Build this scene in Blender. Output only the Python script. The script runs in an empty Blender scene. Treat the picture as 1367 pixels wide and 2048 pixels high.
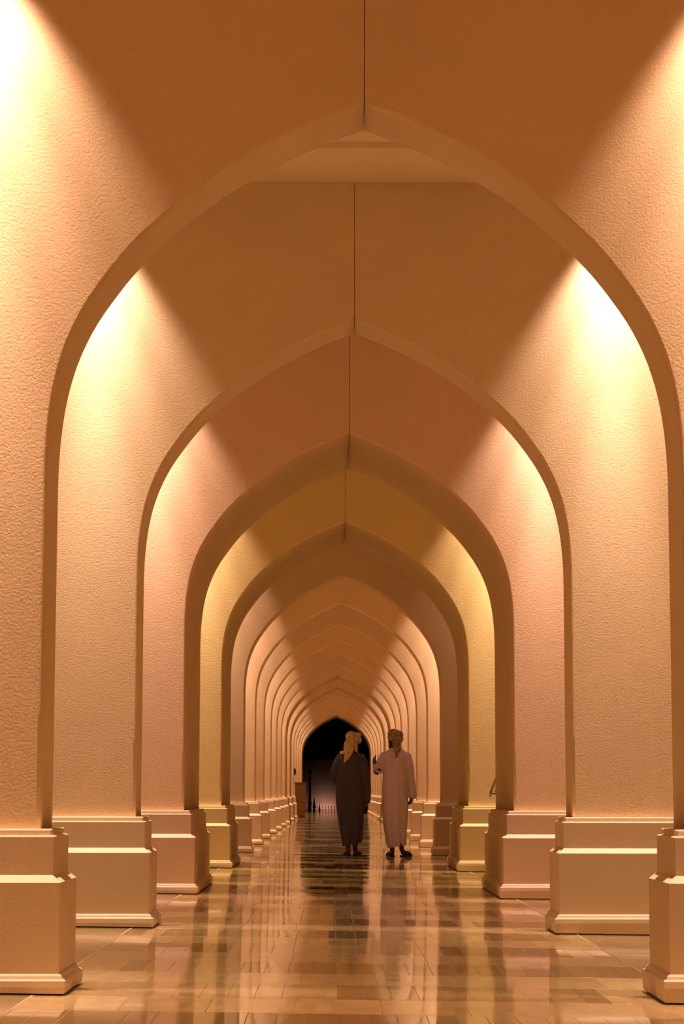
import bpy, bmesh, math, random
from mathutils import Vector, Matrix, Euler, noise
random.seed(7)
S = bpy.context.scene
C = S.collection
PI = math.pi

# ---------------------------------------------------------------- camera
cam = bpy.data.objects.new('camera', bpy.data.cameras.new('camera'))
C.objects.link(cam)
cam.data.sensor_fit = 'VERTICAL'
cam.data.sensor_height = 36.0
cam.data.lens = 4500.0 / 2048.0 * 36.0
cam.data.clip_start = 0.05
cam.data.clip_end = 400
CX, CZ = -0.144, 0.93
cam.matrix_world = (Matrix.Translation((CX, 0, CZ)) @ Matrix.Rotation(-0.0038, 4, 'Z')
                    @ Matrix.Rotation(PI / 2 + 0.12356, 4, 'X') @ Matrix.Rotation(0.0015, 4, 'Z'))
S.camera = cam

# ---------------------------------------------------------------- world, exposure
w = bpy.data.worlds.new('night'); S.world = w; w.use_nodes = True
w.node_tree.nodes['Background'].inputs[0].default_value = (0.55, 0.40, 0.34, 1)
w.node_tree.nodes['Background'].inputs[1].default_value = 0.007
S.view_settings.view_transform = 'Standard'
S.view_settings.look = 'None'
S.view_settings.exposure = 0.52
S.view_settings.gamma = 1.0
S.view_settings.use_curve_mapping = False

# ---------------------------------------------------------------- measurements (metres; axis of the arcade = X 0)
SLOPE = 0.0133                 # the floor drains towards the right
def fz(x): return -SLOPE * x
WALLX = 2.45
CEIL = 5.18
HALF, APEX = 1.482, 4.187
THIN, THICK = 0.72, 2.58       # depths measured over the plinth bases
# front of the plinth base of every arch
ARCH = [(0.32, THIN), (5.30, THIN), (10.28, THIN), (15.28, THIN), (20.26, THICK), (27.10, THICK), (33.93, THIN),
        (38.89, THIN), (43.85, THIN), (48.81, THIN), (53.77, THIN), (58.73, THIN), (63.69, THICK), (70.52, THICK),
        (77.35, THIN), (82.31, THIN), (87.27, THIN), (92.23, THIN), (97.19, 4.3)]
PR = 0.135                     # how far the base stands out from the shaft
LAMP_X, LAMP_W, LAMP_Z = 1.80, 0.23, 5.12
LAMP_E, LAMP_ANGLE, LAMP_BLEND = 290, 70, 0.65
CORE_E, CORE_ANGLE = 950, 23
MID_E, MID_ANGLE = 560, 44
ORANGE = (1.0, 0.65, 0.53); PINK = (1.0, 0.63, 0.58); TAN = (1.0, 0.71, 0.61); YELLOW = (1.0, 0.71, 0.43)
BAYCOL = [ORANGE, ORANGE, ORANGE, TAN, PINK, YELLOW, ORANGE, ORANGE, ORANGE, ORANGE, ORANGE, ORANGE, ORANGE, ORANGE,
          ORANGE, ORANGE, ORANGE, ORANGE, ORANGE]

def lamp(x, y, z, e, col, ang, blend, rad=0.05, name='downlight_beam'):
    l = bpy.data.lights.new(name, 'SPOT'); l.energy = e; l.color = col
    l.spot_size = math.radians(ang); l.spot_blend = blend; l.shadow_soft_size = rad
    o = bpy.data.objects.new(name, l); C.objects.link(o); o.location = (x, y, z)
    return o
# some fittings are weaker than others, and one at the right is out: (left, right) power of each bay
POWER = {6: (0.60, 0.10), 7: (1.10, 1.20), 8: (0.80, 0.88), 9: (1.05, 1.0), 11: (0.85, 0.9), 13: (1.1, 1.0)}
prev_end = -3.9
for i, (d, t) in enumerate(ARCH):
    for sx in (-1, 1):
        pw = POWER.get(i, (1, 1))[0 if sx < 0 else 1]
        for y, q in ((d + PR - LAMP_W, pw), (prev_end + LAMP_W, 0.75)):
            lamp(sx * LAMP_X, y, LAMP_Z, LAMP_E * q, BAYCOL[i], LAMP_ANGLE, LAMP_BLEND)
            lamp(sx * LAMP_X, y, LAMP_Z - 0.01, CORE_E * q, BAYCOL[i], CORE_ANGLE, 1.0)
            lamp(sx * LAMP_X, y, LAMP_Z - 0.02, MID_E * q, BAYCOL[i], MID_ANGLE, 1.0)
    prev_end = d + t - PR

# ---------------------------------------------------------------- materials
def new_mat(name):
    m = bpy.data.materials.new(name); m.use_nodes = True
    nt = m.node_tree; b = nt.nodes['Principled BSDF']
    return m, nt, b
def coords(nt, scale=(1, 1, 1), kind='Object'):
    if kind == 'World':
        g = nt.nodes.new('ShaderNodeNewGeometry'); out = g.outputs['Position']
    else:
        g = nt.nodes.new('ShaderNodeTexCoord'); out = g.outputs[kind]
    mp = nt.nodes.new('ShaderNodeMapping'); mp.inputs['Scale'].default_value = scale
    nt.links.new(out, mp.inputs['Vector']); return mp.outputs[0]
def noise_tex(nt, vec, scale, detail=3, rough=0.5):
    n = nt.nodes.new('ShaderNodeTexNoise'); n.inputs['Scale'].default_value = scale
    n.inputs['Detail'].default_value = detail; n.inputs['Roughness'].default_value = rough
    nt.links.new(vec, n.inputs['Vector']); return n.outputs['Fac']
def ramp(nt, fac, a, b, p0=0.3, p1=0.7):
    r = nt.nodes.new('ShaderNodeValToRGB'); r.color_ramp.elements[0].position = p0; r.color_ramp.elements[1].position = p1
    r.color_ramp.elements[0].color = (*a, 1); r.color_ramp.elements[1].color = (*b, 1)
    nt.links.new(fac, r.inputs[0]); return r.outputs[0]
def bump(nt, b, h, strength, dist):
    n = nt.nodes.new('ShaderNodeBump'); n.inputs['Strength'].default_value = strength; n.inputs['Distance'].default_value = dist
    nt.links.new(h, n.inputs['Height']); nt.links.new(n.outputs[0], b.inputs['Normal']); return n
def simple(name, col, rough=0.6, var=0.12, scale=20, bmp=0.0, metal=0.0, dist=0.01, kind='World', sc3=(1, 1, 1)):
    m, nt, b = new_mat(name)
    v = coords(nt, sc3, kind); f = noise_tex(nt, v, scale, 4)
    c = ramp(nt, f, tuple(x * (1 - var) for x in col), tuple(min(1, x * (1 + var)) for x in col))
    nt.links.new(c, b.inputs['Base Color']); b.inputs['Roughness'].default_value = rough; b.inputs['Metallic'].default_value = metal
    if bmp: bump(nt, b, f, bmp, dist)
    return m
def plaster(name, col, grain, depth):
    m, nt, b = new_mat(name)
    v = coords(nt, (1, 1, 1), 'World')
    big = noise_tex(nt, v, 1.3, 3)
    c = ramp(nt, big, tuple(x * 0.97 for x in col), tuple(x * 1.03 for x in col))
    fine = noise_tex(nt, v, 260, 2, 0.7)
    mx = nt.nodes.new('ShaderNodeMix'); mx.data_type = 'RGBA'; mx.blend_type = 'MULTIPLY'; mx.inputs['Factor'].default_value = 1
    c2 = ramp(nt, fine, (0.86, 0.84, 0.82), (1, 1, 1), 0.35, 0.65)
    nt.links.new(c, mx.inputs['A']); nt.links.new(c2, mx.inputs['B']); nt.links.new(mx.outputs['Result'], b.inputs['Base Color'])
    b.inputs['Roughness'].default_value = 0.9
    b.inputs['Specular IOR Level'].default_value = 0.2
    h1 = noise_tex(nt, v, grain, 4, 0.6)
    bump(nt, b, h1, 1.0, depth)
    return m
M = {}
M['plaster'] = plaster('rough_plaster', (0.72, 0.555, 0.325), 75, 0.0019)
M['plinth'] = plaster('smooth_painted_stone', (0.66, 0.515, 0.325), 120, 0.0006)
M['ceiling'] = plaster('ceiling_paint', (0.80, 0.63, 0.40), 60, 0.001)
M['shadow_gap'] = simple('dark_gap', (0.05, 0.035, 0.02), 0.9)
def marble(name, col, r0, r1, wave=0.0004):
    m, nt, b = new_mat(name)
    v = coords(nt, (1, 1, 1), 'World')
    f = noise_tex(nt, coords(nt, (9, 2.2, 2), 'World'), 1.4, 6, 0.65)
    c = ramp(nt, f, tuple(x * 0.72 for x in col), tuple(min(1, x * 1.25) for x in col))
    nt.links.new(c, b.inputs['Base Color'])
    rf = noise_tex(nt, coords(nt, (1.2, 5, 1), 'World'), 1.1, 4, 0.6)
    mr = nt.nodes.new('ShaderNodeMapRange'); mr.inputs['From Min'].default_value = 0.3; mr.inputs['From Max'].default_value = 0.7
    mr.inputs['To Min'].default_value = r0; mr.inputs['To Max'].default_value = r1
    nt.links.new(rf, mr.inputs['Value']); nt.links.new(mr.outputs[0], b.inputs['Roughness'])
    h = noise_tex(nt, coords(nt, (0.8, 3.2, 1), 'World'), 1.0, 2, 0.5)
    bump(nt, b, h, 1.0, wave)
    b.inputs['IOR'].default_value = 1.55
    return m
M['tile_brown'] = marble('polished_brown_marble', (0.27, 0.185, 0.073), 0.025, 0.08)
M['tile_umber'] = marble('polished_umber_marble', (0.20, 0.135, 0.052), 0.02, 0.07)
M['tile_honey'] = marble('polished_honey_marble', (0.42, 0.30, 0.125), 0.04, 0.11)
M['tile_sand'] = marble('polished_sand_marble', (0.52, 0.38, 0.17), 0.05, 0.13)
M['tile_border'] = marble('polished_border_marble', (0.27, 0.19, 0.085), 0.06, 0.14)
M['grout'] = simple('pale_grout', (0.34, 0.24, 0.13), 0.35, 0.1, 30)
M['wood'] = simple('varnished_wood', (0.17, 0.075, 0.013), 0.45, 0.3, 6, 0.2, 0, 0.002, 'World', (8, 8, 1))
M['wood_dark'] = simple('dark_wood_trim', (0.12, 0.045, 0.012), 0.5)
M['iron'] = simple('black_iron', (0.018, 0.016, 0.016), 0.5, 0.2, 40, 0, 0.3)
M['black'] = simple('black_plastic', (0.015, 0.012, 0.010), 0.45)
M['steel'] = simple('brushed_steel', (0.62, 0.58, 0.54), 0.3, 0.08, 60, 0, 0.9)
M['bronze'] = simple('bronze_tube', (0.20, 0.11, 0.05), 0.4, 0.1, 60, 0, 0.7)
M['stone_dark'] = simple('garden_wall_render', (0.30, 0.23, 0.21), 0.9, 0.15, 3, 0.3, 0, 0.01)
M['asphalt'] = simple('dark_paving', (0.05, 0.045, 0.045), 0.9)
M['facade'] = simple('dark_facade', (0.035, 0.03, 0.032), 0.9, 0.3, 0.6)
M['skin'] = simple('brown_skin', (0.085, 0.040, 0.022), 0.55, 0.1, 30)
M['leather'] = simple('black_leather', (0.02, 0.013, 0.010), 0.45)
def cloth(name, a, b_, scale, rough=0.9, wr=0.004):
    m, nt, b = new_mat(name)
    v = coords(nt, (1, 1, 1), 'Object')
    f = noise_tex(nt, v, scale, 5, 0.65)
    nt.links.new(ramp(nt, f, a, b_, 0.38, 0.62), b.inputs['Base Color'])
    b.inputs['Roughness'].default_value = rough; b.inputs['Specular IOR Level'].default_value = 0.15
    h = noise_tex(nt, coords(nt, (1.6, 1.6, 0.5), 'Object'), 16, 3, 0.6)
    bump(nt, b, h, 1.0, wr)
    return m
M['robe_dark'] = cloth('charcoal_robe_cotton', (0.068, 0.057, 0.074), (0.094, 0.080, 0.100), 50, wr=0.022)
M['robe_light'] = cloth('pale_mauve_robe_cotton', (0.66, 0.54, 0.60), (0.76, 0.63, 0.68), 60, wr=0.022)
M['scarf_gold'] = cloth('ochre_scarf', (0.48, 0.32, 0.12), (0.78, 0.58, 0.27), 38, wr=0.010)
M['scarf_brown'] = cloth('patterned_brown_scarf', (0.20, 0.12, 0.055), (0.52, 0.36, 0.18), 30, wr=0.012)
M['cap_dark'] = cloth('brown_cap', (0.16, 0.08, 0.04), (0.22, 0.12, 0.06), 40)

# ---------------------------------------------------------------- mesh helpers
def link(name, me, mat=None, parent=None, loc=None, rot=None):
    o = bpy.data.objects.new(name, me); C.objects.link(o)
    if mat is not None and me is not None and not me.materials: me.materials.append(mat)
    if parent is not None: o.parent = parent
    if loc: o.location = loc
    if rot: o.rotation_euler = rot
    return o
def mesh_bm(name, bm, smooth=False):
    bmesh.ops.recalc_face_normals(bm, faces=bm.faces)
    me = bpy.data.meshes.new(name); bm.to_mesh(me); bm.free()
    if smooth:
        for p in me.polygons: p.use_smooth = True
    return me
def tag(o, label=None, cat=None, group=None, kind=None):
    if label: o['label'] = label
    if cat: o['category'] = cat
    if group: o['group'] = group
    if kind: o['kind'] = kind
    return o
def empty(name, loc):
    o = bpy.data.objects.new(name, None); o.empty_display_size = 0.2; C.objects.link(o); o.location = loc; return o
def box(bm, x0, x1, y0, y1, z0, z1, bev=0.0):
    m = bmesh.new()
    vs = [m.verts.new((x, y, z)) for x in (x0, x1) for y in (y0, y1) for z in (z0, z1)]
    for f in ((0, 1, 3, 2), (4, 6, 7, 5), (0, 4, 5, 1), (2, 3, 7, 6), (0, 2, 6, 4), (1, 5, 7, 3)):
        m.faces.new([vs[i] for i in f])
    if bev: bmesh.ops.bevel(m, geom=list(m.edges), offset=bev, segments=2, affect='EDGES', profile=0.5)
    me = bpy.data.meshes.new('t'); m.to_mesh(me); m.free(); bm.from_mesh(me); bpy.data.meshes.remove(me)
def loft(bm, rings, cap=True):
    R = [[bm.verts.new(p) for p in r] for r in rings]
    n = len(R[0])
    for a, b in zip(R, R[1:]):
        for i in range(n):
            bm.faces.new((a[i], a[(i + 1) % n], b[(i + 1) % n], b[i]))
    if cap:
        bm.faces.new(list(reversed(R[0]))); bm.faces.new(R[-1])
def tube(bm, pts, rads, n=12, flat=1.0, ref=Vector((0, 1, 0.02))):
    """tapered tube with rounded ends through pts"""
    pts = [Vector(p) for p in pts]; rings = []
    def ring(c, t, r):
        t = t.normalized(); u = t.cross(ref)
        if u.length < 1e-3: u = t.cross(Vector((1, 0, 0)))
        u.normalize(); v = t.cross(u).normalized()
        return [c + u * (r * math.cos(a)) + v * (r * flat * math.sin(a)) for a in [2 * PI * k / n for k in range(n)]]
    for i, p in enumerate(pts):
        t = (pts[min(i + 1, len(pts) - 1)] - pts[max(i - 1, 0)])
        if i == 0:
            for q in (0.25, 0.65, 0.9): rings.append(ring(p - t.normalized() * rads[0] * math.sqrt(1 - q * q), t, rads[0] * q))
        rings.append(ring(p, t, rads[i]))
        if i == len(pts) - 1:
            for q in (0.9, 0.65, 0.25): rings.append(ring(p + t.normalized() * rads[-1] * math.sqrt(1 - q * q), t, rads[-1] * q))
    loft(bm, rings)
def ellipsoid(bm, c, r, rot=None, n=20):
    mt = Matrix.Translation(c) @ (Euler(rot).to_matrix().to_4x4() if rot else Matrix.Identity(4)) @ Matrix.Diagonal((*r, 1))
    bmesh.ops.create_uvsphere(bm, u_segments=n, v_segments=n // 2 + 2, radius=1, matrix=mt)
def remeshed(name, bm, voxel, smooth=3, factor=0.5):
    """fuse overlapping closed shapes to one continuous surface"""
    bmesh.ops.recalc_face_normals(bm, faces=bm.faces)
    me = bpy.data.meshes.new('tmp'); bm.to_mesh(me); bm.free()
    o = bpy.data.objects.new('tmp', me); C.objects.link(o)
    r = o.modifiers.new('r', 'REMESH'); r.mode = 'VOXEL'; r.voxel_size = voxel
    if smooth:
        s = o.modifiers.new('s', 'SMOOTH'); s.iterations = smooth; s.factor = factor
    dg = bpy.context.evaluated_depsgraph_get(); dg.update()
    res = bpy.data.meshes.new_from_object(o.evaluated_get(dg))
    res.name = name
    bpy.data.objects.remove(o); bpy.data.meshes.remove(me)
    for p in res.polygons: p.use_smooth = True
    return res

# ---------------------------------------------------------------- setting: floor
Y0, Y1, FLOOR_END = -4.0, 104.0, 108.0
def slab_mesh(name, x0, x1, y0, y1, t, top=0.0):
    bm = bmesh.new()
    vs = [bm.verts.new((x, y, fz(x) + top + dz)) for x in (x0, x1) for y in (y0, y1) for dz in (-t, 0)]
    for f in ((0, 1, 3, 2), (4, 6, 7, 5), (0, 4, 5, 1), (2, 3, 7, 6), (0, 2, 6, 4), (1, 5, 7, 3)):
        bm.faces.new([vs[i] for i in f])
    return mesh_bm(name, bm)
floor = link('floor', slab_mesh('floor', -WALLX - 0.3, WALLX + 0.3, Y0 - 0.3, FLOOR_END, 0.25, -0.0025), M['grout'])
tag(floor, 'polished banded marble floor of the arcade', kind='structure')
tilts = {}
def tile_mesh(wd, ln, mat):
    k = (round(wd, 3), round(ln, 3), mat)
    if k not in tilts:
        bm = bmesh.new(); g = 0.0012; b = 0.0010; hh = 0.012
        a = [bm.verts.new((sx * (wd / 2 - g), sy * (ln / 2 - g), -hh)) for sx, sy in ((-1, -1), (1, -1), (1, 1), (-1, 1))]
        c = [bm.verts.new((sx * (wd / 2 - g), sy * (ln / 2 - g), -b)) for sx, sy in ((-1, -1), (1, -1), (1, 1), (-1, 1))]
        d = [bm.verts.new((sx * (wd / 2 - g - b), sy * (ln / 2 - g - b), 0)) for sx, sy in ((-1, -1), (1, -1), (1, 1), (-1, 1))]
        for i in range(4):
            j = (i + 1) % 4
            bm.faces.new((a[i], a[j], c[j], c[i])); bm.faces.new((c[i], c[j], d[j], d[i]))
        bm.faces.new(d)
        me = mesh_bm('floor_tile', bm); me.materials.append(M[mat]); tilts[k] = me
    return tilts[k]
ROW0, PLANK, SLAB = 9.64, 0.76, 0.66
PER = PLANK + SLAB
XE = 1.49
def row_tiles(k):
    """one slab row and one plank row"""
    y = ROW0 + k * PER; out = []
    rnd = random.Random(1000 + k)
    ns = 8; wd = 2 * XE / ns; off = rnd.uniform(-0.12, 0.12)
    xs = [-XE] + [-XE + wd * i + off for i in range(1, ns)] + [XE]
    for a, b in zip(xs, xs[1:]):
        out.append(((a + b) / 2, y + SLAB / 2, b - a, SLAB, rnd.choice(['tile_sand', 'tile_honey', 'tile_sand', 'tile_honey', 'tile_honey']), 'marble_slab'))
    n = 24; wd = 2 * XE / n
    last = 'tile_brown'
    for i in range(n):
        if rnd.random() < 0.6: last = rnd.choice(['tile_brown', 'tile_umber', 'tile_brown', 'tile_honey'])
        out.append((-XE + (i + 0.5) * wd, y + SLAB + PLANK / 2, wd, PLANK, last, 'marble_strip'))
    for s in (-1, 1):
        out.append((s * (XE + WALLX) / 2, y + PER / 2, WALLX - XE, PER, 'tile_border', 'border_slab'))
    return out
NEAR = range(-1, 7)
for k in NEAR:
    for x, y, wd, ln, mt, nm in row_tiles(k):
        r = random.Random(int(x * 977) + int(y * 131))
        link(nm, tile_mesh(wd, ln, mt), None, floor, (x, y, fz(x) + 0.0008),
             (r.gauss(0, 0.0003), SLOPE + r.gauss(0, 0.0002), 0))
def far_tiles(ks, nm):
    V, F, MI = [], [], []
    mats = ['tile_brown', 'tile_umber', 'tile_honey', 'tile_sand', 'tile_border']
    for k in ks:
        for x, y, wd, ln, mt, _ in row_tiles(k):
            g = 0.0012; b = len(V)
            if y + ln / 2 > FLOOR_END or y - ln / 2 < Y0: continue
            r = random.Random(int(x * 977) + int(y * 131)); ta = r.gauss(0, 0.0005)
            for dz in (-0.012, 0.0008):
                for sx, sy in ((-1, -1), (1, -1), (1, 1), (-1, 1)):
                    xx = x + sx * (wd / 2 - g); V.append((xx, y + sy * (ln / 2 - g), fz(xx) + dz + ta * sy * ln / 2))
            F += [(b + 4, b + 5, b + 6, b + 7), (b, b + 1, b + 5, b + 4), (b + 1, b + 2, b + 6, b + 5), (b + 2, b + 3, b + 7, b + 6), (b + 3, b, b + 4, b + 7)]
            MI += [mats.index(mt)] * 5
    me = bpy.data.meshes.new(nm); me.from_pydata(V, [], F); me.polygons.foreach_set('material_index', MI)
    for m in mats: me.materials.append(M[m])
    o = link(nm, me, None, floor); o['kind'] = 'stuff'
far_tiles(range(-9, -1), 'marble_tiling'); far_tiles(range(7, 69), 'marble_tiling')

M['inlay'] = simple('pale_stone_inlay', (0.50, 0.37, 0.21), 0.3, 0.08, 20)
for s_ in (-1, 1):
    link('inlay_strip', slab_mesh('inlay_strip', s_ * XE - 0.005, s_ * XE + 0.005, Y0, FLOOR_END, 0.004, 0.0022), M['inlay'], floor)
# ---------------------------------------------------------------- setting: side walls, ceiling, back wall
for s, nm in ((-1, 'wall_left'), (1, 'wall_right')):
    bm = bmesh.new(); x = s * WALLX
    box(bm, min(x, x + s * 0.25), max(x, x + s * 0.25), Y0 - 0.25, ARCH[-1][0] + ARCH[-1][1] - PR, -0.2, CEIL + 0.3)
    tag(link(nm, mesh_bm(nm, bm), M['plaster']), 'plain plaster side wall behind the piers', kind='structure')
bm = bmesh.new(); box(bm, -WALLX, WALLX, Y0 - 0.25, Y0, -0.2, CEIL + 0.3)
tag(link('wall_back', mesh_bm('wall_back', bm), M['plaster']), 'plain plaster end wall', kind='structure')
bm = bmesh.new(); box(bm, -WALLX, WALLX, Y0, ARCH[-1][0] + ARCH[-1][1] - PR, CEIL + 0.04, CEIL + 0.3)
ceil = link('ceiling', mesh_bm('ceiling', bm), M['ceiling']); tag(ceil, 'flat plaster ceiling above the arches', kind='structure')
pe = Y0
for i, (d, t) in enumerate(ARCH):
    for a, b in ((pe, pe + 0.85), (d + PR - 0.85, d + PR)):
        bm = bmesh.new(); box(bm, -WALLX, WALLX, a, b, CEIL, CEIL + 0.04)
        link('ceiling_band', mesh_bm('ceiling_band', bm), M['ceiling'], ceil)
    pe = d + t - PR

# ---------------------------------------------------------------- the arches
PROF = [(HALF, 0.74), (HALF, 1.3), (HALF, 1.9), (1.482, 2.35), (1.477, 2.57), (1.458, 2.745), (1.427, 2.905), (1.372, 3.068), (1.300, 3.208),
        (1.245, 3.290), (1.168, 3.398), (1.070, 3.515), (0.957, 3.620), (0.79, 3.770), (0.55, 3.934), (0.28, 4.075), (0.0, APEX)]
def smooth_prof():
    # Catmull-Rom through the measured points of the curve
    P = [Vector((a, b)) for a, b in PROF]; out = P[:4]
    for i in range(3, len(P) - 1):
        p0, p1, p2 = P[i - 1], P[i], P[i + 1]
        p3 = P[i + 2] if i + 2 < len(P) else P[i + 1] + (P[i + 1] - P[i])
        for k in range(1, 5):
            t = k / 4
            out.append(0.5 * ((2 * p1) + (p2 - p0) * t + (2 * p0 - 5 * p1 + 4 * p2 - p3) * t * t + (3 * p1 - p0 - 3 * p2 + p3) * t ** 3))
    # light smoothing of the measured wobble
    for it in range(6):
        q = out[:]
        for i in range(5, len(out) - 1): q[i] = out[i] * 0.5 + (out[i - 1] + out[i + 1]) * 0.25
        out = q
    return out
CURVE = smooth_prof()
RB = 0.022                        # rounded arris
def arch_half_mesh(depth, gap=0.002):
    """right half (x > 0) of a pointed arch wall; y 0 = front plane of the shaft"""
    bm = bmesh.new(); n = len(CURVE)
    nor = []
    for i in range(n):
        a = CURVE[max(i - 1, 0)]; b = CURVE[min(i + 1, n - 1)]; t = (b - a).normalized()
        nor.append(Vector((t.y, -t.x)))          # away from the opening
    cross = []                                    # (offset outward, y)
    for k in range(6):
        a = k / 5 * PI / 2; cross.append((RB - RB * math.sin(a), RB - RB * math.cos(a)))
    cross = [(o, y) for o, y in cross] + [(0, depth * 0.33), (0, depth * 0.66)] + [(o, depth - y) for o, y in reversed(cross)]
    rows = []
    for o, y in cross:
        row = []
        for i in range(n):
            p = CURVE[i] + nor[i] * o
            if i == n - 1: p = Vector((gap, CURVE[i].y + o / max(0.2, nor[i].y)))
            row.append(bm.verts.new((max(gap, p.x), y, p.y)))
        rows.append(row)
    for ra, rb in zip(rows, rows[1:]):
        for i in range(n - 1):
            f = bm.faces.new((ra[i], ra[i + 1], rb[i + 1], rb[i])); f.smooth = True
    def outer(row, y):
        vs = [bm.verts.new(p) for p in ((WALLX - 0.004, y, row[0].co.z), (WALLX - 0.004, y, CEIL - 0.001), (gap, y, CEIL - 0.001))]
        # fan in strips: keep the face as a few convex-ish ngons
        bm.faces.new(row + [vs[2], vs[1], vs[0]]); return vs
    a = outer(rows[0], 0.0); b = outer(rows[-1], depth)
    bm.faces.new((a[0], a[1], b[1], b[0])); bm.faces.new((a[1], a[2], b[2], b[1]))
    bm.faces.new([a[2]] + [r[-1] for r in rows] + [b[2]])
    bm.faces.new([a[0]] + [r[0] for r in rows] + [b[0]])
    return bm
def mirror(bm):
    for v in bm.verts: v.co.x = -v.co.x
    bmesh.ops.reverse_faces(bm, faces=bm.faces)
# plinth: rings (projection beyond shaft, z)
def plinth_block(prof, depth, side, bottom=None):
    """stack of rectangular rings; x from the shaft face outwards to the side wall"""
    bm = bmesh.new(); rings = []
    for pr, z in prof:
        x0, x1 = HALF - pr, WALLX - 0.004; y0, y1 = -pr, depth + pr
        zz = (lambda x: z) if z is not None else (lambda x: bottom(x * side))
        rings.append([(side * x, y, zz(x)) for x, y in ((x0, y0), (x1, y0), (x1, y1), (x0, y1))])
    loft(bm, rings)
    return bm
ORD = ['nearest', 'second nearest', 'third', 'fourth', 'fifth', 'sixth', 'seventh', 'eighth', 'ninth', 'tenth', 'eleventh',
       'twelfth', 'thirteenth', 'fourteenth', 'fifteenth', 'sixteenth', 'farthest']
LAB = {0: 'nearest and largest pointed arch, orange plaster face filling the top of the picture',
       1: 'second arch from the front, tan face under a visible strip of flat ceiling',
       2: 'third arch from the front, deep soffit under a pinkish face',
       3: 'fourth arch from the front, deep soffit under a yellow lit face',
       4: 'fifth arch from the front, thin orange one just behind the yellow lit arch',
       16: 'farthest arch, its opening framing the dark outdoors behind the two men'}
cache = {}
def pmesh(key, fn, smooth=False):
    if key not in cache: cache[key] = mesh_bm(key[0], fn(), smooth)
    return cache[key]
for i, (d, t) in enumerate(ARCH):
    depth = round(t - 2 * PR, 3); n = i - 2
    a = empty('pointed_arch', (0, d + PR, 0))
    if n < 0: lab = ('plaster arch standing over the camera, outside the picture', 'plaster arch just before the nearest visible one, outside the picture')[n + 2]
    else: lab = LAB.get(n, '%s pointed plaster arch counting away from the front of the arcade' % ORD[n])
    if n in (10, 11): lab = '%s arch from the front, %s of the two distant deep arches with dark brown soffits' % (ORD[n], ('nearer', 'farther')[n - 10])
    tag(a, lab, 'arch', 'pointed arches of the arcade')
    for side, sn in ((-1, 'left'), (1, 'right')):
        def half():
            bm = arch_half_mesh(depth)
            if side < 0: mirror(bm)
            return bm
        link('arch_half', pmesh(('arch_half', depth, side), half), M['plaster'], a)
        bl = [(0.085, 0.095), (0.105, 0.110), (0.105, 0.518), (0.068, 0.551), (0.068, 0.722)]
        p = link('plinth', pmesh(('plinth', depth, side), lambda: plinth_block([(0.105, 0.098)] + bl[1:], depth, side)), M['plinth'], a)
        link('base_moulding', pmesh(('base_moulding', depth, side), lambda: plinth_block(
            [(0.135, None), (0.139, 0.055), (0.137, 0.083), (0.130, 0.090), (0.124, 0.091), (0.120, 0.104), (0.112, 0.112), (0.10, 0.113)],
            depth, side, lambda x: fz(x) + 0.009)), M['plinth'], p)
        link('cap_moulding', pmesh(('cap_moulding', depth, side), lambda: plinth_block(
            [(0.068, 0.7215), (0.064, 0.7275), (0.052, 0.7285), (0.050, 0.752), (0.046, 0.7575), (0.0, 0.758)], depth, side)), M['plinth'], p)
        link('shadow_gap', pmesh(('shadow_gap', depth, side), lambda: plinth_block(
            [(0.118, None), (0.118, 0.05)], depth, side, lambda x: fz(x) - 0.002)), M['shadow_gap'], p)

# ---------------------------------------------------------------- outside, beyond the last arch
bm = bmesh.new(); box(bm, -40, 40, FLOOR_END, 170, -1.1, -0.75)
tag(link('ground_outside', mesh_bm('ground_outside', bm), M['asphalt']), 'dark paved ground outside the end of the arcade', kind='structure')
bm = bmesh.new(); box(bm, -12, 12, 118, 118.4, -0.75, 2.55)
tag(link('wall_garden', mesh_bm('wall_garden', bm), M['stone_dark']), 'low garden wall outside with a patch of lamp light', kind='structure')
bm = bmesh.new(); box(bm, -30, 30, 140, 150, -0.75, 12)
for k in range(7): box(bm, -30, 30, 139.7, 140, 1.2 + k * 1.6, 1.5 + k * 1.6)
tag(link('dark_building', mesh_bm('dark_building', bm), M['facade']), 'unlit building looming dark beyond the garden wall', 'building')
gl = bpy.data.lights.new('ground_uplight', 'SPOT'); gl.energy = 90; gl.color = (1, 0.52, 0.36); gl.spot_size = math.radians(110); gl.spot_blend = 1; gl.shadow_soft_size = 0.1
go = bpy.data.objects.new('ground_uplight', gl); C.objects.link(go); go.location = (-0.55, 117.1, -0.62)
go.rotation_euler = (math.radians(115), 0, 0)
# ground lamp housing for that uplight
g = empty('ground_lamp', (-0.55, 116.95, -0.75)); tag(g, 'small ground lamp lighting the garden wall', 'lamp')
bm = bmesh.new(); box(bm, -0.12, 0.12, -0.12, -0.02, 0, 0.16, 0.01); link('lamp_housing', mesh_bm('lamp_housing', bm), M['iron'], g)
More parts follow.
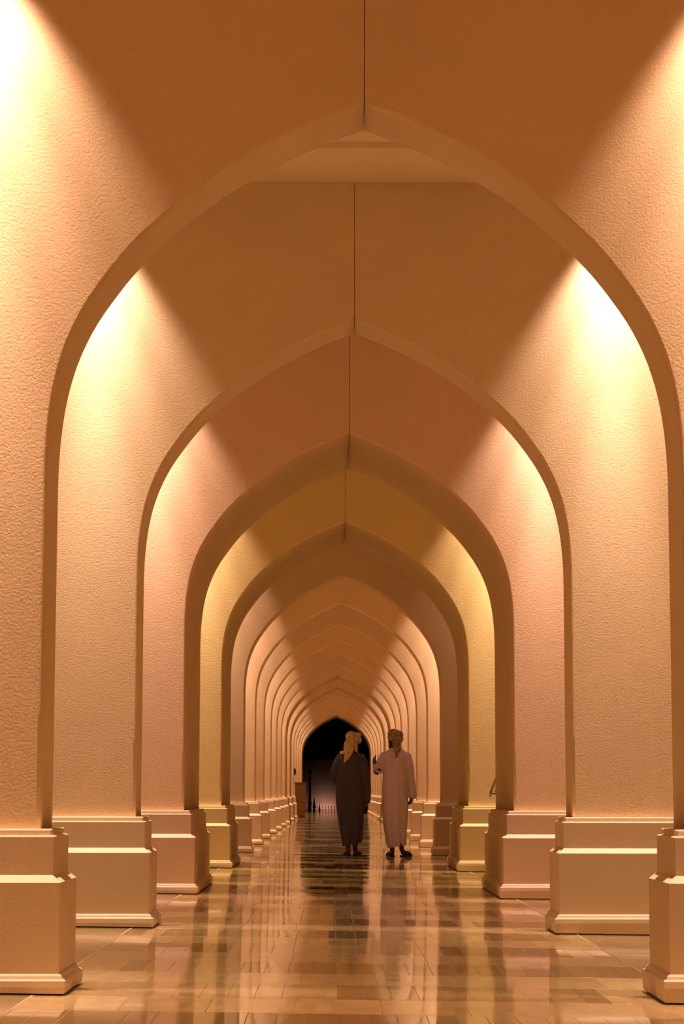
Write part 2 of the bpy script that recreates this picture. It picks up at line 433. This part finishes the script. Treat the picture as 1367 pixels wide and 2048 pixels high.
# iron fence
fe = empty('iron_fence', (0, 111, -0.75)); tag(fe, 'low black iron fence with spear tips across the far end', 'fence')
bm = bmesh.new()
for z in (0.735, 0.80): box(bm, -2.6, 2.6, -0.012, 0.012, z, z + 0.022)
box(bm, -2.6, 2.6, -0.012, 0.012, 0.12, 0.15)
link('fence_rails', mesh_bm('fence_rails', bm), M['iron'], fe)
def picket():
    bm = bmesh.new(); loft(bm, [[(r * math.cos(q), r * math.sin(q), z) for q in [PI / 2 * k + PI / 4 for k in range(4)]] for z, r in
                                ((0, 0.012), (0.86, 0.012), (0.88, 0.03), (0.90, 0.014), (0.93, 0.034), (0.99, 0.002))]); return mesh_bm('picket', bm)
pk = picket(); pk.materials.append(M['iron'])
for k in range(36):
    x = -2.5 + k * 0.143
    o = link('picket', pk, None, fe, (x, 0, 0))
def post(h_, r_):
    bm = bmesh.new(); loft(bm, [[(r * math.cos(q), r * math.sin(q), z) for q in [PI / 4 * k for k in range(8)]] for z, r in
                                ((0, r_), (h_ * 0.6, r_), (h_ * 0.62, r_ * 1.5), (h_ * 0.7, r_ * 1.2), (h_, 0.004))]); return mesh_bm('fence_post', bm)
link('fence_post', post(1.42, 0.055), M['iron'], fe, (-1.06, 0.06, 0))
link('fence_post', post(1.12, 0.04), M['iron'], fe, (-0.80, 0.06, 0))
# lamp post at the left edge of the opening
lp = empty('lamp_post', (-1.30, 113, -0.75)); tag(lp, 'dark unlit lamp post with glass lantern at the left of the far opening', 'lamp post')
bm = bmesh.new(); loft(bm, [[(r * math.cos(q), r * math.sin(q), z) for q in [PI / 6 * k for k in range(12)]] for z, r in
                            ((0, 0.16), (0.25, 0.16), (0.3, 0.10), (1.0, 0.085), (1.1, 0.11), (1.2, 0.07), (2.2, 0.055), (2.35, 0.11), (2.38, 0.11))])
link('post', mesh_bm('post', bm), M['iron'], lp)
bm = bmesh.new(); loft(bm, [[(r * math.cos(q), r * math.sin(q), z) for q in [PI / 3 * k for k in range(6)]] for z, r in ((2.38, 0.06), (2.62, 0.12))])
M['lantern'] = simple('frosted_glass', (0.75, 0.72, 0.66), 0.35)
link('lantern_glass', mesh_bm('lantern_glass', bm), M['lantern'], lp)
bm = bmesh.new(); loft(bm, [[(r * math.cos(q), r * math.sin(q), z) for q in [PI / 3 * k for k in range(6)]] for z, r in ((2.62, 0.15), (2.66, 0.14), (2.78, 0.03), (2.86, 0.01))])
link('lantern_cap', mesh_bm('lantern_cap', bm), M['iron'], lp)

# ---------------------------------------------------------------- wooden lectern behind the far left plinths
lx = -1.295; lz = fz(lx)
le = empty('wooden_lectern', (lx, 79.75, lz + 0.001)); tag(le, 'brown wooden lectern standing by the far left piers', 'lectern')
bm = bmesh.new(); box(bm, -0.185, 0.185, -0.18, 0.18, 0.06, 1.19, 0.006); link('body', mesh_bm('body', bm), M['wood'], le)
bm = bmesh.new(); box(bm, -0.17, 0.17, -0.165, 0.165, 0.0, 0.061, 0.004); link('base', mesh_bm('base', bm), M['wood_dark'], le)
bm = bmesh.new(); box(bm, -0.2, 0.2, -0.2, 0.2, 1.189, 1.225, 0.008); link('top', mesh_bm('top', bm), M['wood_dark'], le)
bm = bmesh.new(); box(bm, -0.13, 0.13, -0.186, -0.18, 0.16, 1.10, 0.003); link('front_panel', mesh_bm('front_panel', bm), M['wood'], le)
# small black fixture on the pier above it
fx = empty('wall_speaker', (-HALF, 78.0 - 0.25, 1.60)); tag(fx, 'small black half-round fixture on the far left pier above the lectern', 'wall fixture')
bm = bmesh.new(); ellipsoid(bm, (0, 0, 0), (0.075, 0.075, 0.125), None, 16)
bmesh.ops.bisect_plane(bm, geom=bm.verts[:] + bm.edges[:] + bm.faces[:], plane_co=(0.001, 0, 0), plane_no=(-1, 0, 0), clear_outer=True)
bmesh.ops.holes_fill(bm, edges=bm.edges)
link('shell', mesh_bm('shell', bm, True), M['black'], fx)
bm = bmesh.new(); box(bm, 0.0, 0.012, -0.085, 0.085, -0.14, 0.14, 0.003); link('back_plate', mesh_bm('back_plate', bm), M['black'], fx)

# ---------------------------------------------------------------- handrail end in the right bay before the yellow arch
hr = empty('handrail', (1.66, 25.9, 0.93)); tag(hr, 'bronze handrail end showing past the right pier before the yellow arch', 'handrail')
bm = bmesh.new(); tube(bm, [(0, 0, 0), (0.0, -2.2, 0.37)], [0.014, 0.014], 12, ref=Vector((0, 0, 1))); link('rail', mesh_bm('rail', bm, True), M['bronze'], hr)
bm = bmesh.new(); tube(bm, [(0.035, 0.03, -0.03), (0.035, -2.2, 0.345)], [0.007, 0.007], 8, ref=Vector((0, 0, 1))); link('lower_rail', mesh_bm('lower_rail', bm, True), M['bronze'], hr)
bm = bmesh.new(); tube(bm, [(0.0, 0.0, 0.0), (-0.004, 0.02, -0.035), (-0.008, 0.02, -0.05)], [0.017, 0.017, 0.015], 12); link('end_knob', mesh_bm('end_knob', bm, True), M['steel'], hr)
for yy in (0.0, -2.1):
    z = -0.02 - yy * 0.168 * 1.0
    bm = bmesh.new(); tube(bm, [(0.0, yy, z), (WALLX - 1.66 - 0.008, yy, z)], [0.010, 0.010], 10); link('bracket', mesh_bm('bracket', bm, True), M['bronze'], hr)

# ---------------------------------------------------------------- the two men
PD = 33.05
KX, KZ = PD / 4500.0, 33.05 / 4500.0 / 1.0115
def px(x): return (x - 666.4) * KX + CX
def pz(y): return CZ + (1583 - y) * KZ
def ringe(xc, yc, z, hw, hd, n, fold=0.0, ph=0.0, tw=0.0, k1=7, k2=11):
    out = []
    for i in range(n):
        a = 2 * PI * i / n
        r = 1 + fold * (0.6 * math.cos(k1 * a + ph + tw) + 0.4 * math.cos(k2 * a - ph * 1.7 + 1.3 * tw))
        # squarish ellipse
        c, s = math.cos(a), math.sin(a)
        e = 0.88
        out.append((xc + hw * r * math.copysign(abs(c) ** e, c), yc + hd * r * math.copysign(abs(s) ** e, s), z))
    return out
def interp(tab, z):
    for a, b in zip(tab, tab[1:]):
        if a[0] <= z <= b[0]:
            t = (z - a[0]) / (b[0] - a[0]); t2 = t
            return [u + (v - u) * t2 for u, v in zip(a[1:], b[1:])]
    return list(tab[0][1:] if z < tab[0][0] else tab[-1][1:])
def robe_mesh(name, cx, tab, sleeves, ph, hem_open=True):
    """tab rows: (z, left x, right x, half depth, centre y) in the man's own metres"""
    bm = bmesh.new(); rings = []
    z0, z1 = tab[0][0], tab[-1][0]; n = 96; N = 60
    for i in range(N + 1):
        z = z0 + (z1 - z0) * i / N
        l, r, hd, yc = interp(tab, z)
        t = max(0, 1 - (z - z0) / 0.95)
        fold = 0.016 + 0.085 * t ** 1.1
        rings.append(ringe((l + r) / 2, yc, z, (r - l) / 2, hd, n, fold, ph + 0.6 * math.sin(3 * z), 1.5 * z))
    k = lambda z: 0.17 * max(0, 1 - (z - z0) / 0.5) ** 2
    for rg in rings:
        for j, (x, y, z) in enumerate(rg):
            u = math.cos(3.5 * math.atan2(y, x) + ph + 0.5 * z) ; v = min(1, 1.5 * max(0, 1 - (z - z0) / 1.25))
            q = 1 - 0.15 * v * (1 - abs(u)) ** 3
            rg[j] = (x * q, y * q, z + k(z) * x)
    # inside of the hem
    l, r, hd, yc = interp(tab, z0)
    inner = [ringe((l + r) / 2, yc, z0 + dz, (r - l) / 2 * q, hd * q, n, 0.06, ph + 0.6 * math.sin(3 * z0), 1.5 * z0) for dz, q in ((0.16, 0.86), (0.0, 0.93))]
    inner = [[(x, y, z + k(z) * x) for x, y, z in rg] for rg in inner]
    loft(bm, inner + rings)
    for pts, rads in sleeves: tube(bm, pts, rads, 20)
    return remeshed(name, bm, 0.009, 3)
def hand(bm, wrist, d, palm_n, side, curl=0.5, s=1.0):
    """wrist position, pointing direction d, palm normal, side=+1 when the thumb is on +(d x palm_n)"""
    d = Vector(d).normalized(); nn = Vector(palm_n).normalized(); u = d.cross(nn).normalized() * side; nn = u.cross(d).normalized() * side
    if nn.dot(Vector(palm_n)) < 0: nn = -nn
    wr = Vector(wrist)
    # palm
    for k in range(4):
        o = (k - 1.5) * 0.019 * s
        tube(bm, [wr - u * o * 0.6, wr + d * 0.045 * s - u * o * 0.9, wr + d * 0.088 * s - u * o], [0.016 * s, 0.0165 * s, 0.012 * s], 10)
    for k, ln in enumerate((0.066, 0.075, 0.070, 0.054)):
        o = (1.5 - k) * 0.0205 * s; b = wr + d * 0.088 * s + u * o
        pts = [b]; ang = curl * (0.6 + 0.1 * k); seg = [0.45, 0.30, 0.25]; cur = b; a = 0
        for q in seg:
            a += ang
            cur = cur + (d * math.cos(a) + nn * math.sin(a)) * ln * q * s * 1.1; pts.append(cur)
        tube(bm, pts, [0.0098 * s, 0.0092 * s, 0.0085 * s, 0.0072 * s], 10)
    b = wr + d * 0.022 * s + u * 0.026 * s
    tube(bm, [b, b + (u * 0.75 + d * 0.5 + nn * 0.35) * 0.034 * s, b + (u * 0.9 + d * 1.25 + nn * 0.7) * 0.042 * s], [0.0135 * s, 0.0115 * s, 0.009 * s], 10)
def foot(bm, ankle, heel, yaw, s=1.0, lift=0.0):
    """heel point on the ground; the toe points away (+Y) turned by yaw; lift = angle the heel is raised"""
    f = Vector((math.sin(yaw), math.cos(yaw), 0)); sd = Vector((f.y, -f.x, 0)); up = Vector((0, 0, 1))
    h_ = Vector(heel)
    tube(bm, [Vector(ankle), h_ + f * 0.03 + up * 0.045, h_ + f * 0.12 + up * 0.036, h_ + f * 0.19 + up * (0.030 - lift * 0.0)], [0.036 * s, 0.036 * s, 0.035 * s, 0.028 * s], 14)
    for k, (ln, r) in enumerate(((0.055, 0.0135), (0.05, 0.011), (0.045, 0.010), (0.038, 0.0095), (0.03, 0.009))):
        o = (-0.032 + k * 0.0165) * s
        b = h_ + f * 0.19 + sd * o + up * 0.022
        tube(bm, [b, b + f * ln + up * -0.006], [r * 1.15, r], 8)
def head(bm, c, yaw, tilt, s=1.0):
    """c = centre of the skull; the face looks along (sin yaw, cos yaw)"""
    R = Matrix.Translation(c) @ Matrix.Rotation(-yaw, 4, 'Z') @ Matrix.Rotation(tilt, 4, 'Y') @ Matrix.Scale(s, 4)
    def E(p, r, rot=None):
        mt = R @ Matrix.Translation(p) @ (Euler(rot).to_matrix().to_4x4() if rot else Matrix.Identity(4)) @ Matrix.Diagonal((*r, 1))
        bmesh.ops.create_uvsphere(bm, u_segments=20, v_segments=14, radius=1, matrix=mt)
    E((0, -0.008, 0.012), (0.076, 0.096, 0.098)); E((0, 0.035, -0.045), (0.060, 0.062, 0.072))     # skull, face
    E((0, 0.070, -0.098), (0.026, 0.022, 0.020)); E((0, 0.045, -0.082), (0.048, 0.045, 0.034))      # chin, jaw
    E((0, 0.098, -0.030), (0.011, 0.020, 0.026), (0.35, 0, 0)); E((0, 0.109, -0.045), (0.016, 0.013, 0.011))  # nose
    E((0, 0.086, 0.012), (0.056, 0.014, 0.011))                                                      # brow
    for sx in (-1, 1):
        E((sx * 0.076, -0.004, -0.028), (0.010, 0.020, 0.032), (0.2, 0, sx * 0.3))                    # ears
        E((sx * 0.036, 0.066, -0.040), (0.022, 0.020, 0.020))                                         # cheeks
        E((sx * 0.031, 0.081, -0.008), (0.013, 0.009, 0.008))                                         # eyelids
    E((0, 0.090, -0.072), (0.024, 0.011, 0.006)); E((0, 0.088, -0.081), (0.020, 0.010, 0.006))       # lips
    return R
def sheet(name, pts_rows, th, mat, parent, vox=None):
    """a thick bent piece of cloth from a grid of points"""
    bm = bmesh.new(); H, W = len(pts_rows), len(pts_rows[0])
    P = [[bm.verts.new(p) for p in r] for r in pts_rows]
    for i in range(H - 1):
        for j in range(W - 1): bm.faces.new((P[i][j], P[i][j + 1], P[i + 1][j + 1], P[i + 1][j]))
    bmesh.ops.recalc_face_normals(bm, faces=bm.faces)
    bmesh.ops.subdivide_edges(bm, edges=bm.edges[:], cuts=2, use_grid_fill=True, smooth=0.6)
    r = bmesh.ops.solidify(bm, geom=bm.faces[:], thickness=th)
    me = mesh_bm(name, bm, True); return link(name, me, mat, parent)
def sandal(parent, heel, yaw):
    f = Vector((math.sin(yaw), math.cos(yaw), 0)); sd = Vector((f.y, -f.x, 0)); bm = bmesh.new()
    out = [(-0.010, 0.030), (0.00, 0.036), (0.04, 0.040), (0.10, 0.040), (0.17, 0.048), (0.22, 0.046), (0.25, 0.032), (0.262, 0.012)]
    loop = [(a, -b) for a, b in out] + [(a, b) for a, b in reversed(out)]
    loft(bm, [[Vector(heel) + f * (a - 0.02) * 1.02 + sd * b * q + Vector((0, 0, z)) for a, b in loop] for z, q in ((0.0, 0.97), (0.012, 1.0), (0.020, 0.97))])
    for a0 in (0.09, 0.15):
        tube(bm, [Vector(heel) + f * (a0 + 0.02 * math.sin(t)) + sd * 0.044 * math.cos(t) + Vector((0, 0, 0.014 + 0.062 * math.sin(t) * (1.15 - a0 * 2))) for t in [PI * k / 8 for k in range(9)]], [0.010] * 9, 8, ref=Vector((0, 0.3, 1)))
    tube(bm, [Vector(heel) + f * 0.06 + sd * 0.036 + Vector((0, 0, 0.03)), Vector(heel) - f * 0.005 + sd * 0.02 + Vector((0, 0, 0.045)),
              Vector(heel) - f * 0.005 - sd * 0.02 + Vector((0, 0, 0.045)), Vector(heel) + f * 0.06 - sd * 0.036 + Vector((0, 0, 0.03))], [0.007] * 4, 8, ref=Vector((0, 0, 1)))
    return link('sandal', mesh_bm('sandal', bm, True), M['leather'], parent)

def man(name, X, label, spec):
    z0 = fz(X)
    bm = bmesh.new()
    R = head(bm, spec['head'], spec['yaw'], spec['tilt'])
    hc = Vector(spec['head'])
    tube(bm, [hc + Vector((0, -0.015, -0.05)), Vector((spec['neck'][0], spec['neck'][1], spec['neck'][2]))], [0.054, 0.060], 16)
    sh = spec['shoulders']; pelvis = Vector((spec['pelvis'][0], 0.0, 0.92)); chest = (Vector(sh[0]) + Vector(sh[1])) / 2
    loft(bm, [ringe(p.x, p.y, p.z, a, b, 28) for p, a, b in ((pelvis + Vector((0, 0, -0.10)), 0.13, 0.10), (pelvis, 0.155, 0.11), (pelvis.lerp(chest, 0.4), 0.135, 0.095),
         (pelvis.lerp(chest, 0.8), 0.155, 0.105), (chest, 0.17, 0.09), (chest + Vector((0, 0, 0.05)), 0.10, 0.07), (Vector(spec['neck']), 0.055, 0.055))])
    for arm in spec['arms']:
        tube(bm, arm['pts'], [0.047, 0.044, 0.038, 0.034, 0.026], 14)
        hand(bm, arm['pts'][-1], arm['dir'], arm['palm'], arm['side'], arm['curl'])
    for leg in spec['legs']:
        tube(bm, [(leg['hip'], 0.0, 0.90), leg['knee'], leg['calf'], leg['ankle']], [0.078, 0.056, 0.050, 0.033], 16)
        foot(bm, leg['ankle'], leg['heel'], leg['yaw'])
    body = link('person', remeshed('person', bm, 0.0065, 2, 0.4), M['skin'], None, (X, PD, z0))
    tag(body, label, 'person')
    rb = link('robe', robe_mesh('robe', 0, spec['robe'], spec['sleeves'], spec['ph']), M[spec['robe_mat']], body)
    for leg in spec['legs']: sandal(body, Vector(leg['heel']) - Vector((0, 0, 0.012)), leg['yaw'])
    return body, R

# ---- left man, dark robe
XA = px(702)
def A(x, y): return (x - 702) * KX, pz(y)
def PA(x, y, yy): a, b = A(x, y); return (a, yy, b)
tabA = []
for y, l, r, hd, yc in ((1689, 686.5, 722, 0.135, -0.01), (1680, 684.5, 724.5, 0.155, -0.01), (1668, 682, 726, 0.17, -0.005), (1645, 678, 727.5, 0.175, 0.0), (1620, 674, 728, 0.175, 0.0),
                        (1600, 672, 727, 0.17, 0), (1575, 673, 725, 0.155, 0), (1550, 675, 724, 0.145, 0.0), (1530, 674, 725, 0.14, 0.0), (1518, 672, 729.5, 0.125, 0.0),
                        (1511, 677, 725.5, 0.105, 0.0), (1506, 686, 720, 0.085, 0.0), (1501, 693, 716, 0.07, 0.01)):
    tabA.append((pz(y), (l - 702) * KX, (r - 702) * KX, hd, yc))
specA = dict(head=PA(705, 1483, 0.02), yaw=0.45, tilt=0.14, neck=PA(704, 1507, 0), shoulders=[PA(679, 1515, 0), PA(723, 1515, 0)], pelvis=(0.0,),
    arms=[dict(pts=[PA(680, 1517, 0), PA(670, 1545, -0.02), PA(668, 1553, 0.02), PA(674, 1563, 0.15), PA(684, 1560, 0.24)], dir=(0.7, 0.7, 0.2), palm=(0.3, -0.3, -1), side=1, curl=0.6),
          dict(pts=[PA(724, 1517, 0), PA(729, 1545, -0.01), PA(731, 1560, 0.0), PA(732, 1578, 0.0), PA(730.5, 1601, -0.01)], dir=(-0.05, 0.05, -1), palm=(-1, 0.1, 0), side=1, curl=0.55)],
    legs=[dict(hip=-0.09, knee=PA(694, 1650, 0.03), calf=PA(695, 1675, 0.0), ankle=PA(696.5, 1700, -0.03), heel=(A(696.5, 0)[0], -0.07, 0.012), yaw=-0.15),
          dict(hip=0.09, knee=PA(710, 1650, 0.06), calf=PA(710, 1675, 0.09), ankle=PA(711, 1699, 0.12), heel=(A(711.5, 0)[0], 0.07, 0.012), yaw=0.25)],
    robe=tabA, ph=0.7, robe_mat='robe_dark',
    sleeves=[([PA(681, 1516, 0), PA(674, 1530, -0.01), PA(668.5, 1545, -0.03), PA(669, 1556, 0.02), PA(674, 1563, 0.12), PA(681, 1562, 0.19)], [0.068, 0.066, 0.058, 0.056, 0.055, 0.055]),
             ([PA(722.5, 1517, 0), PA(728, 1535, -0.01), PA(731, 1560, -0.01), PA(733.5, 1580, 0.0), PA(733, 1600, 0.0)], [0.072, 0.068, 0.062, 0.064, 0.062])])
manA, RA = man('person', XA, 'man walking away in a dark charcoal robe and ochre turban with a long tail', specA)
# ---- right man, pale robe
XB = px(790)
def B(x, y): return (x - 790) * KX, pz(y)
def PB(x, y, yy): a, b = B(x, y); return (a, yy, b)
tabB = []
for y, l, r, hd, yc in ((1692, 776, 811.5, 0.13, -0.01), (1680, 773, 812.5, 0.155, 0), (1657, 768.5, 813, 0.17, 0.0), (1630, 765, 815.5, 0.175, 0.0), (1609, 763.5, 816, 0.175, 0.0),
                        (1585, 763.5, 815, 0.165, 0), (1570, 764, 814, 0.155, 0), (1553, 765, 812.5, 0.15, 0), (1530, 765, 813, 0.14, 0.0), (1512, 762, 815, 0.125, 0.0),
                        (1504, 767, 812, 0.10, 0.0), (1499, 775, 807, 0.08, 0.0), (1494, 782, 803, 0.065, 0.01)):
    tabB.append((pz(y), (l - 790) * KX, (r - 790) * KX, hd, yc))
specB = dict(head=PB(788.5, 1477, 0.02), yaw=-0.85, tilt=0.0, neck=PB(792, 1500, 0), shoulders=[PB(768, 1510, 0), PB(813, 1510, 0)], pelvis=(0.0,),
    arms=[dict(pts=[PB(767, 1512, 0), PB(757, 1538, 0.0), PB(754, 1544, 0.05), PB(751, 1540, 0.14), PB(750, 1530, 0.22)], dir=(-0.1, 0.25, 1), palm=(1, 0.6, 0), side=-1, curl=0.30),
          dict(pts=[PB(814, 1512, 0), PB(819, 1540, 0.01), PB(821, 1555, 0.02), PB(823, 1572, 0.0), PB(823, 1587, -0.01)], dir=(-0.1, 0.05, -1), palm=(-0.8, 0.5, 0), side=1, curl=0.5)],
    legs=[dict(hip=-0.08, knee=PB(783, 1652, 0.03), calf=PB(783, 1676, 0.02), ankle=PB(784, 1701, 0.02), heel=(B(783.5, 0)[0], -0.02, 0.012), yaw=-0.2),
          dict(hip=0.09, knee=PB(801, 1652, 0.06), calf=PB(801, 1674, 0.07), ankle=PB(803, 1697, 0.08), heel=(B(804.5, 0)[0], 0.04, 0.012), yaw=0.55)],
    robe=tabB, ph=2.1, robe_mat='robe_light',
    sleeves=[([PB(767.5, 1512, 0), PB(760.5, 1526, 0.0), PB(756, 1540, 0.03), PB(753, 1541, 0.10), PB(752, 1533, 0.17)], [0.068, 0.066, 0.062, 0.056, 0.050]),
             ([PB(813, 1512, 0), PB(818, 1530, 0.0), PB(821, 1555, 0.0), PB(823.5, 1575, 0.0), PB(824.5, 1589, 0.0)], [0.070, 0.066, 0.058, 0.060, 0.062])])
manB, RB_ = man('person', XB, 'man in a pale mauve robe and brown turban walking with his left forearm raised', specB)

# ---- turban of the left man: wound band leaning right, pleated drape down the back, long pointed tail
bm = bmesh.new()
def wrap(bm, c, rx, ry, tiltx, tilty, rad, wob, n=40, ph=0):
    E_ = Euler((tiltx, tilty, 0)).to_matrix(); rings = []
    for i in range(n):
        a = 2 * PI * i / n
        ce = Vector((rx * math.cos(a), ry * math.sin(a), 0)); rd = Vector((math.cos(a), math.sin(a), 0))
        r = rad * (1 + wob * math.sin(3 * a + ph))
        rings.append([Vector(c) + E_ @ (ce + rd * (r * math.cos(b)) + Vector((0, 0, 1)) * (r * 1.25 * math.sin(b))) for b in [2 * PI * k / 12 for k in range(12)]])
    R_ = [[bm.verts.new(p) for p in r] for r in rings]
    for i in range(n):
        for k in range(12):
            bm.faces.new((R_[i][k], R_[i][(k + 1) % 12], R_[(i + 1) % n][(k + 1) % 12], R_[(i + 1) % n][k]))
hA = Vector(specA['head'])
wrap(bm, hA + Vector((0.012, 0.0, 0.075)), 0.088, 0.095, 0.18, -0.10, 0.030, 0.12)
wrap(bm, hA + Vector((0.018, 0.0, 0.045)), 0.092, 0.095, 0.05, 0.28, 0.028, 0.15, ph=1)
wrap(bm, hA + Vector((0.010, 0.0, 0.095)), 0.080, 0.088, 0.26, 0.12, 0.024, 0.2, ph=2)
wrap(bm, hA + Vector((0.020, 0.01, 0.020)), 0.085, 0.092, -0.25, 0.20, 0.024, 0.15, ph=2)
link('turban', remeshed('turban', bm, 0.006, 2), M['scarf_gold'], manA)
bm = bmesh.new(); ellipsoid(bm, hA + Vector((0.01, 0.0, 0.05)), (0.084, 0.094, 0.062)); ellipsoid(bm, hA + Vector((0.0, -0.035, -0.02)), (0.074, 0.062, 0.085))
link('cap', remeshed('cap', bm, 0.008, 2), M['cap_dark'], manA)
yb = -0.115
tail = [[PA(696, 1473, yb + 0.0), PA(701, 1474.5, yb - 0.012), PA(706, 1476, yb - 0.004), PA(712, 1477.5, yb + 0.01)],
        [PA(692.5, 1484, yb + 0.01), PA(698, 1485, yb - 0.02), PA(704, 1486, yb - 0.004), PA(711.5, 1487, yb + 0.015)],
        [PA(690, 1496, yb + 0.01), PA(696, 1497, yb - 0.022), PA(702, 1497, yb - 0.006), PA(709.5, 1497, yb + 0.015)],
        [PA(689, 1507, yb - 0.005), PA(694, 1508, yb - 0.03), PA(699, 1508, yb - 0.016), PA(705, 1506, yb - 0.002)],
        [PA(688, 1518, yb - 0.025), PA(691.5, 1518, yb - 0.04), PA(695, 1518, yb - 0.03), PA(698.5, 1517, yb - 0.02)],
        [PA(687.3, 1527, yb - 0.03), PA(688.3, 1526.5, yb - 0.036), PA(689.5, 1525.5, yb - 0.034), PA(691, 1524.5, yb - 0.028)]]
sheet('scarf_tail', tail, 0.010, M['scarf_gold'], manA)
sheet('scarf_fold', [[PA(709, 1478, yb + 0.0), PA(712, 1479, yb - 0.008), PA(715, 1481, yb + 0.02)], [PA(708.5, 1490, yb - 0.01), PA(711.5, 1491, yb - 0.012), PA(715.5, 1492, yb + 0.03)],
                     [PA(709.5, 1503, yb + 0.01), PA(712, 1504, yb - 0.0), PA(715, 1505, yb + 0.035)]], 0.012, M['scarf_gold'], manA)
sheet('scarf_fold', [[PA(691.5, 1480, yb + 0.03), PA(694, 1480, yb - 0.004), PA(697, 1481, yb - 0.004)], [PA(688, 1488, yb + 0.05), PA(690, 1489, yb + 0.01), PA(694, 1490, yb)],
                     [PA(687.5, 1503, yb + 0.045), PA(690, 1504, yb + 0.005), PA(694, 1505, yb)]], 0.012, M['scarf_gold'], manA)
sheet('scarf_end', [[PA(680, 1503.5, 0.02), PA(684, 1501.5, 0.02), PA(690, 1501, 0.02)], [PA(679, 1505, -0.03), PA(684, 1503.5, -0.05), PA(690, 1503, -0.06)],
                    [PA(680.5, 1508, -0.085), PA(684, 1508, -0.10), PA(690, 1507, -0.11)]], 0.014, M['scarf_gold'], manA)
# ---- turban of the right man: flatter, rounder, knotted at the nape with a short tail
hB = Vector(specB['head'])
bm = bmesh.new()
c0 = hB + Vector((0.012, -0.01, 0.0))
wrap(bm, c0 + Vector((0.0, 0, 0.075)), 0.082, 0.088, 0.10, 0.10, 0.034, 0.10)
wrap(bm, c0 + Vector((0.0, 0, 0.045)), 0.088, 0.092, 0.20, -0.20, 0.030, 0.14, ph=1)
wrap(bm, c0 + Vector((0.006, 0, 0.098)), 0.062, 0.068, -0.1, 0.25, 0.030, 0.12, ph=2)
wrap(bm, c0 + Vector((0.01, -0.005, 0.018)), 0.086, 0.090, 0.34, 0.22, 0.026, 0.12, ph=2)
ellipsoid(bm, c0 + Vector((0, 0, 0.085)), (0.08, 0.085, 0.05))
# cloth gathered over the nape
ellipsoid(bm, c0 + Vector((0.018, -0.055, -0.045)), (0.066, 0.052, 0.105))
ellipsoid(bm, c0 + Vector((0.022, -0.085, -0.10)), (0.040, 0.030, 0.050))
for k in range(5):
    tube(bm, [c0 + Vector((-0.045 + 0.022 * k, -0.095, 0.06)), c0 + Vector((-0.02 + 0.016 * k, -0.112, -0.02)), c0 + Vector((0.012 + 0.007 * k, -0.108, -0.10))], [0.013, 0.014, 0.010], 8)
link('turban', remeshed('turban', bm, 0.006, 2), M['scarf_brown'], manB)
M['beard'] = simple('black_beard', (0.012, 0.009, 0.007), 0.7)
bm = bmesh.new()
for p, q in (((-0.0, 0.062, -0.098), (0.046, 0.040, 0.036)), ((-0.048, 0.028, -0.070), (0.022, 0.034, 0.045)), ((0.048, 0.028, -0.070), (0.022, 0.034, 0.045))):
    bmesh.ops.create_uvsphere(bm, u_segments=16, v_segments=10, radius=1, matrix=RB_ @ Matrix.Translation(p) @ Matrix.Diagonal((*q, 1)))
link('beard', remeshed('beard', bm, 0.006, 2), M['beard'], manB)
sheet('scarf_tail', [[PB(789, 1489, -0.125), PB(793, 1490, -0.14), PB(797, 1490, -0.135), PB(801, 1489, -0.115)],
                     [PB(788.5, 1498, -0.125), PB(792, 1499, -0.145), PB(796, 1499, -0.14), PB(801.5, 1498, -0.11)],
                     [PB(789.5, 1508, -0.125), PB(791.5, 1508, -0.14), PB(793.5, 1507.5, -0.138), PB(796.5, 1506, -0.12)],
                     [PB(790.5, 1516, -0.128), PB(791.2, 1516, -0.135), PB(792, 1515, -0.135), PB(793, 1514, -0.13)]], 0.010, M['scarf_brown'], manB)
